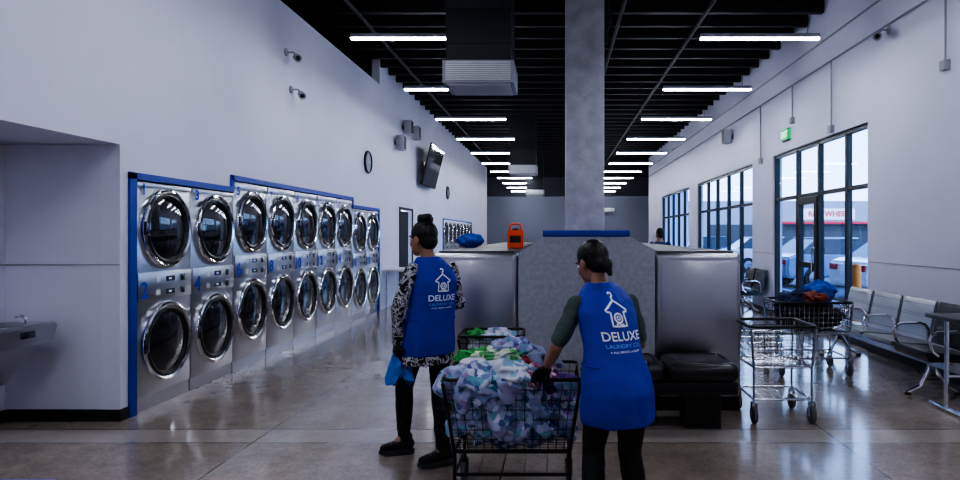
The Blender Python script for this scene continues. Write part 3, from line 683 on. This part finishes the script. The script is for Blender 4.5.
def person(label,root,P):
    T=thing('person',label,'person',root,0,P.get('group')); s=P.get('s',1.0); R0=V(root)
    th=math.radians(P['yaw']); side=V((math.cos(th),math.sin(th),0)); fwd=V((-math.sin(th),math.cos(th),0))
    J={k:V(v) for k,v in P['J'].items()}; sp=P['spine']
    def spc(z):
        z=max(min(z,sp[-1][2]),sp[0][2])
        for a,c in zip(sp[:-1],sp[1:]):
            if z<=c[2]: k=(z-a[2])/(c[2]-a[2]); return V((a[0]+(c[0]-a[0])*k,a[1]+(c[1]-a[1])*k,0))
    def ring(z,a,b_): 
        c=spc(z); return (V((c.x,c.y,z)),side*a*s,fwd*b_*s)
    hy=math.radians(P['hyaw']); hp=math.radians(P.get('hpitch',0))
    hr=V((math.cos(hy),math.sin(hy),0)); hf0=V((-math.sin(hy),math.cos(hy),0)); hf=hf0*math.cos(hp)-V((0,0,1))*math.sin(hp); hu=hr.cross(hf)
    rot=Matrix((hr,hf,hu)).transposed(); H=J['head']
    def hl(x,y_,z): return H+(hr*x+hf*y_+hu*z)*s
    zP,zN=P['zp'],P['zn']
    def zz(k): return zP+(zN-zP)*k
    TR=[(-.12,.15,.10),(0,.155,.105),(.18,.132,.095),(.36,.11,.082),(.55,.118,.09),(.72,.128,.095),(.86,.122,.078),(.95,.085,.055),(1.02,.05,.048)]
    parts=[]
    b=B(); loft(b,[ring(zz(k),a,c) for k,a,c in TR])
    for q,sg in(('L',-1),('R',1)):
        hip=spc(zP)+V((0,0,zP))+side*.083*s*sg; kn=J['kn'+q]; an=J['an'+q]; calf=kn.lerp(an,.3)-fwd*.012*s
        cap(b,hip,.078*s,kn,.048*s); cap(b,kn,.046*s,calf,.050*s); cap(b,calf,.050*s,an,.032*s)
        fd=V((*P['foot'+q],0)).normalized(); cap(b,an,.03*s,V((an.x,an.y,.05))+fd*.08*s,.025*s)
        sh=J['sh'+q]; el=J['el'+q]; wr=J['wr'+q]
        cap(b,sh,.042*s,el,.033*s); cap(b,el,.033*s,el.lerp(wr,.3),.035*s); cap(b,el.lerp(wr,.3),.035*s,wr,.023*s)
        hd=V(P['hand'+q][0]).normalized(); cap(b,wr,.020*s,wr+hd*.05*s,.016*s)
    nb=spc(zN)+V((0,0,zN)); cap(b,nb-V((0,0,.03)),.050*s,hl(0,-.02,-.05),.043*s)
    ell(b,hl(0,-.008,.028),(.074*s,.092*s,.088*s),rot); ell(b,hl(0,.028,-.03),(.060*s,.062*s,.083*s),rot); ell(b,hl(0,.056,-.09),(.030*s,.028*s,.024*s),rot)
    ell(b,hl(0,.02,-.07),(.052*s,.05*s,.04*s),rot)
    cap(b,hl(0,.083,.008),.009*s,hl(0,.104,-.026),.0125*s); 
    for q in(-1,1):
        ell(b,hl(q*.013,.093,-.031),(.009*s,.011*s,.008*s),rot,2); ell(b,hl(q*.076,-.004,-.012),(.010*s,.02*s,.031*s),rot); ell(b,hl(q*.03,.078,.022),(.022*s,.012*s,.008*s),rot,2)
        ell(b,hl(q*.035,.062,-.035),(.022*s,.02*s,.02*s),rot,2)
    body=blob('body',b,'skin',T,.0055,4); parts.append(body)
    b=B(); ell(b,hl(0,.088,-.060),(.023*s,.009*s,.0045*s),rot); ell(b,hl(0,.087,-.068),(.019*s,.009*s,.005*s),rot); parts.append(obj('lips',b,'lips',T,ang=180))
    for q in(-1,1):
        b=B(); ell(b,hl(q*.030,.079,.001),(.0145*s,.010*s,.008*s),rot); e=obj('eye',b,'eye',T,ang=180); parts.append(e)
        b=B(); ell(b,hl(q*.030,.0865,.001),(.006*s,.004*s,.006*s),rot); parts.append(obj('iris',b,'iris',e,ang=180))
        b=B(); tube(b,[hl(q*.014,.088,.022),hl(q*.03,.089,.028),hl(q*.048,.078,.022)],.0032*s,6); parts.append(obj('eyebrow',b,'hair',T))
    b=B(); ell(b,hl(0,-.016,.034),(.081*s,.096*s,.090*s),rot); ell(b,hl(0,-.048,-.015),(.070*s,.056*s,.066*s),rot)
    if P['hair']=='bun':
        ell(b,hl(0,-.03,.125),(.035*s,.035*s,.03*s),rot)
        for k in range(7):
            a=k*.9; cap(b,hl(.03*math.cos(a),-.03+.03*math.sin(a),.125+.008*(k%3)),.026*s,hl(.03*math.cos(a+1),-.03+.03*math.sin(a+1),.145),.02*s)
    elif P['hair']=='tail':
        ell(b,hl(0,-.105,-.045),(.036*s,.032*s,.038*s),rot); cap(b,hl(0,-.105,-.05),.026*s,hl(.004,-.112,-.10),.014*s)
    parts.append(blob('hair',b,'hair',T,.0055,3,(.002,60,.4)))
    if P['hair']=='tail':
        b=B(); lathe(b,[(.024*s,-.006),(.030*s,0),(.024*s,.006)],hl(0,-.085,-.038),hl(0,-.105,-.045)-hl(0,-.085,-.038),16); parts.append(obj('hair_tie',b,'plastic',T))
    b=B(); loft(b,[ring(zz(k),a+.008,c+.01) for k,a,c in TR[:4]])
    for q,sg in(('L',-1),('R',1)):
        hip=spc(zP)+V((0,0,zP))+side*.083*s*sg; kn=J['kn'+q]; an=J['an'+q]; calf=kn.lerp(an,.3)-fwd*.012*s; e=.008
        cap(b,hip,(.082+e)*s,kn,(.05+e)*s); cap(b,kn,(.05+e)*s,calf,(.053+e)*s); cap(b,calf,(.053+e)*s,an+V((0,0,.02)),(.036+e)*s)
    parts.append(blob('trousers',b,P['pants'],T,.009,4,(.004,14,.8)))
    b=B(); loft(b,[ring(zz(k),a+.008,c+.008) for k,a,c in P.get('shirtTR',TR[1:8])])
    for q in'LR':
        sh=J['sh'+q]; el=J['el'+q]; wr=J['wr'+q]
        if P['sleeve']=='long':
            cap(b,sh,.050*s,el,.045*s); cap(b,el,.046*s,wr,.035*s)
        else:
            e=sh.lerp(el,.84); m_=sh.lerp(el,.4); cap(b,sh,.048*s,m_,.049*s); cap(b,m_,.049*s,e,.046*s)
    parts.append(blob('shirt',b,P['shirt'],T,.008,2,(.006,20,.7)))
    if 'vest' in P:
        b=B(); zs=[z for z,_,_ in P['vest']]; zw=P['waist']
        loft(b,[ring(z,a,c) for z,a,c in P['vest']],72,[.065*max(0,min(1,(zw-.04-z)/.22)) for z in zs])
        ve=blob('vest',b,'vest',T,.008,2,(.006,13,.4)); parts.append(ve)
        bv=B(); bv.from_mesh(ve.data); tree=BVHTree.FromBMesh(bv)
        def proj(bm,c,name,mat,par):
            c=V(c)
            for v in bm.verts:
                Q=c+side*v.co.x+V((0,0,1))*v.co.y; o_=Q-fwd*.5; h=tree.ray_cast(o_,fwd,1.5)[0]
                v.co=(h-fwd*.0045) if h else Q
            me=obj(name,bm,mat,par,ang=60); parts.append(me)
        cz=P['logoz']; c0=spc(cz)+side*P.get('logox',0); c0.z=cz; k=P.get('ls',1.0)
        bm=text_bm('DELUXE',.062*k,1.0,.02); proj(bm,c0,'logo_name','logo',ve)
        bm=text_bm('LAUNDRY CO.',.026*k,1.2,.005); proj(bm,c0-V((0,0,.045*k)),'logo_subtitle','logo2',ve)
        bm=text_bm('A FULL SERVICE LAUNDRY',.013*k,1.15); proj(bm,c0-V((0,0,.072*k)),'logo_tagline','logo',ve)
        bm=B(); q=.075*k; w=.010*k
        ribbon(bm,[(-.75*q,.30*q),(-.8*q,.42*q),(0,1.05*q),(.8*q,.42*q),(.75*q,.30*q),(.55*q,.30*q)],w)
        ribbon(bm,[(-.55*q,.30*q),(-.75*q,.30*q)],w)
        ribbon(bm,[(-.5*q,.32*q),(-.55*q,-.62*q),(.55*q,-.62*q),(.5*q,.32*q)],w)
        ribbon(bm,[(.30*q*math.cos(a*PI/8),-.1*q+.30*q*math.sin(a*PI/8)) for a in range(17)],w)
        ribbon(bm,[(.12*q*math.cos(a*PI/6),-.1*q+.12*q*math.sin(a*PI/6)) for a in range(13)],w*.7)
        ribbon(bm,[(0,1.05*q),(0,1.25*q),(.14*q,1.36*q),(.12*q,1.52*q),(-.03*q,1.58*q),(-.15*q,1.48*q)],w)
        ribbon(bm,[(-.3*q,-.5*q),(-.1*q,-.44*q),(.1*q,-.54*q),(.3*q,-.48*q)],w*.7)
        proj(bm,c0+V((0,0,.098*k)),'logo_emblem','logo',ve)
        zt_=zw-.05
        for sg in(-1,1):
            c=spc(zt_)+V((0,0,zt_)); pts=[]
            for kk in range(9):
                a=(-35+kk*13)*PI/180; d_=side*sg*math.cos(a)+fwd*math.sin(a); h=tree.ray_cast(c+d_*.6,-d_,1)[0]
                if h: pts.append(h+d_*.002)
            if len(pts)>2:
                b=B(); tube(b,pts,.006,6); parts.append(obj('side_strap',b,'vest',ve))
    fs=P.get('fs',.86)*s
    for q,sg in(('L',1),('R',-1)):
        d,n,cu=P['hand'+q]
        b=B(); hand(b,J['wr'+q],d,n,s,cu,sg,.0012); 
        if P.get('gloves',True): cap(b,J['wr'+q]-V(d).normalized()*.03*s,.026*s,J['wr'+q]+V(d).normalized()*.015*s,.024*s)
        parts.append(blob('glove' if P.get('gloves',True) else 'hand',b,'glove' if P.get('gloves',True) else 'skin',T,.0032,2))
        an=J['an'+q]; fd=V((*P['foot'+q],0)).normalized(); nn=V((-fd.y,fd.x,0)); A0=V((an.x,an.y,0))
        b=B(); cap(b,A0-fd*.045*fs+V((0,0,.068)),.040*fs,A0+fd*.05*fs+V((0,0,.066)),.045*fs); cap(b,A0+fd*.05*fs+V((0,0,.064)),.044*fs,A0+fd*.155*fs+V((0,0,.05)),.032*fs)
        cap(b,A0+V((0,0,.075)),.046*fs,an+V((0,0,.02))-fd*.005,.046*fs); cap(b,A0-fd*.04*fs+V((0,0,.09)),.030*fs,A0-fd*.045*fs+V((0,0,.125)),.022*fs)
        shoe=blob('shoe',b,'shoe',T,.006,3); parts.append(shoe)
        b=B()
        for j in range(4):
            cc=A0+fd*(.045+.026*j)*fs; hz=.112-.010*j; tube(b,[cc-nn*.026*fs+V((0,0,hz-.012)),cc+V((0,0,hz)),cc+nn*.026*fs+V((0,0,hz-.012))],.0035,6)
        parts.append(obj('laces',b,'lace',shoe))
        b=B(); out=[(-.088,.0),(-.08,.030),(-.05,.042),(.0,.040),(.06,.044),(.12,.046),(.17,.034),(.2,.0),(.17,-.034),(.12,-.046),(.06,-.044),(.0,-.040),(-.05,-.042),(-.08,-.030)]
        a_=[b.verts.new(A0+fd*u*fs*(.97 if u>0 else .95)+nn*v*fs+V((0,0,.001+(.010 if u>.16 else 0)))) for u,v in out]; c_=[b.verts.new(A0+fd*u*fs+nn*v*fs+V((0,0,.038))) for u,v in out]; ringface(b,[a_,c_]); bmesh.ops.bevel(b,geom=b.edges[:],offset=.004,segments=2,affect='EDGES'); parts.append(obj('sole',b,'sole',shoe))
    for p in parts: p.data.transform(Matrix.Translation(-R0))
    return T
person('person in blue vest and black and white blouse walking left with a cloth',(-.85,4.25,0),dict(
    yaw=38,hyaw=62,hpitch=5,s=1.0,hair='bun',pants='dots',shirt='blouse',sleeve='long',zp=.86,zn=1.345,waist=1.0,
    spine=[(-.875,4.245,.6),(-.855,4.25,.86),(-.835,4.25,1.0),(-.818,4.26,1.18),(-.835,4.265,1.28),(-.862,4.275,1.36)],
    shirtTR=[(-.42,.182,.135),(-.38,.182,.135),(-.2,.165,.12),(0,.150,.105),(.18,.13,.095),(.36,.11,.082),(.55,.118,.09),(.72,.126,.095),(.86,.12,.078),(.95,.075,.05)],
    vest=[(.715,.190,.146),(.75,.190,.147),(.80,.188,.147),(.86,.184,.142),(.92,.176,.136),(.97,.166,.130),(1.03,.160,.124),(1.12,.160,.130),(1.2,.158,.130),(1.26,.148,.118),(1.305,.122,.10),(1.335,.098,.082),(1.355,.075,.068)],
    logoz=1.09,ls=.88,logox=.010,
    J=dict(head=(-.90,4.30,1.475),shL=(-.945,4.175,1.27),elL=(-1.02,4.10,1.03),wrL=(-1.03,4.13,.81),shR=(-.72,4.35,1.27),elR=(-.68,4.42,1.03),wrR=(-.79,4.57,1.0),
           knL=(-1.02,4.26,.48),anL=(-1.05,4.39,.12),knR=(-.79,4.29,.475),anR=(-.745,4.17,.105)),
    footL=(-.95,-.3),footR=(-.90,-.42),
    handL=((-.08,.05,-1),(.75,.6,0),(.5,.7,.5)),handR=((-.8,.5,.1),(0,0,-1),(.4,.5,.4))))
person('person in blue vest and dark green shirt pushing the full black cart',(.25,3.2,0),dict(
    yaw=22,hyaw=38,hpitch=20,s=.97,hair='tail',pants='pants',shirt='tee',sleeve='short',zp=.78,zn=1.245,waist=.93,
    spine=[(.30,3.02,.45),(.290,3.06,.78),(.272,3.12,.94),(.252,3.215,1.10),(.240,3.275,1.19),(.220,3.32,1.255)],
    vest=[(.615,.178,.150),(.65,.184,.154),(.70,.187,.156),(.76,.184,.156),(.82,.176,.148),(.88,.162,.136),(.93,.153,.128),(.97,.152,.127),(1.05,.158,.132),(1.12,.160,.132),(1.17,.150,.12),(1.215,.122,.096),(1.24,.096,.08),(1.258,.072,.066)],
    logoz=1.015,ls=.92,logox=.006,
    J=dict(head=(.186,3.375,1.355),shL=(.098,3.215,1.15),elL=(-.002,3.185,.945),wrL=(-.058,3.35,.80),shR=(.380,3.335,1.15),elR=(.435,3.36,.93),wrR=(.225,3.47,.83),
           knL=(.18,3.20,.43),anL=(.16,3.00,.085),knR=(.355,3.13,.43),anR=(.41,3.17,.085)),
    footL=(-.35,.94),footR=(-.3,.95),
    handL=((-.2,.85,-.42),(0,-.35,-.9),(.55,1.1,.8)),handR=((-.8,.4,-.5),(0,-.1,-1),(.55,1.1,.8))))
person('distant person in dark clothes standing beyond the right washers',(1.98,12.3,0),dict(
    yaw=0,hyaw=20,s=1.0,hair='cap',pants='pants',shirt='g_navy',sleeve='long',zp=.88,zn=1.40,gloves=False,
    spine=[(1.98,12.3,.6),(1.98,12.3,.88),(1.98,12.3,1.2),(1.98,12.31,1.42)],
    J=dict(head=(1.98,12.32,1.52),shL=(1.82,12.3,1.33),elL=(1.76,12.3,1.08),wrL=(1.78,12.42,.86),shR=(2.14,12.3,1.33),elR=(2.2,12.3,1.08),wrR=(2.18,12.42,.86),
           knL=(1.9,12.31,.48),anL=(1.89,12.28,.09),knR=(2.06,12.31,.48),anR=(2.07,12.28,.09)),
    footL=(-.1,1),footR=(.1,1),handL=((0,.3,-1),(1,0,0),(.3,.4,.3)),handR=((0,.3,-1),(-1,0,0),(.3,.4,.3))))
b=B(); seg=48; rings=[]
for i in range(17):
    k=i/16; z=.745-.19*k; r=.014+.040*math.sin(min(k*2.2,1.5))
    rr=[]
    for j in range(seg):
        a=2*PI*j/seg; q=r*(1+.34*math.sin(a*4+k*3)+.24*math.sin(a*7+1-k*2)+.15*math.sin(k*9+a*2))
        rr.append(b.verts.new((-1.03+q*1.2*math.cos(a)+.02*k,4.15+q*.7*math.sin(a),z-(.035*math.sin(a*2+1)*k+.015*math.sin(a*5)*k))))
    rings.append(rr)
ringface(b,rings); tag(obj('cleaning_cloth',b,'rag',ang=80),'light blue cloth hanging from the gloved hand','cloth')
# ------------------------------------------------------------------ light + camera
w=bpy.data.worlds.new('sky'); S.world=w; w.use_nodes=True; nt=w.node_tree; bg=nt.nodes['Background']
tc=nt.nodes.new('ShaderNodeTexCoord'); sx=nt.nodes.new('ShaderNodeSeparateXYZ'); nt.links.new(tc.outputs['Generated'],sx.inputs[0])
cr=nt.nodes.new('ShaderNodeValToRGB'); nt.links.new(sx.outputs[2],cr.inputs[0]); cr.color_ramp.elements[0].color=(.64,.78,1,1); cr.color_ramp.elements[1].color=(.25,.45,1,1); cr.color_ramp.elements[1].position=.7
nt.links.new(cr.outputs[0],bg.inputs[0]); bg.inputs[1].default_value=1.8
sn=bpy.data.lights.new('sun','SUN'); sn.energy=1.8; sn.angle=.02; so=bpy.data.objects.new('sun',sn); C.objects.link(so); so.rotation_euler=(math.radians(40),math.radians(-35),0)
cam=bpy.data.cameras.new('camera'); cam.lens=24; cam.sensor_width=36; cam.shift_x=-77/960; cam.shift_y=-5/960; cam.clip_end=300
co=bpy.data.objects.new('camera',cam); C.objects.link(co); co.location=(0,0,1.5); co.rotation_euler=(PI/2,0,0); S.camera=co
S.view_settings.view_transform='AgX'; S.view_settings.look='AgX - High Contrast'; S.view_settings.exposure=1.28
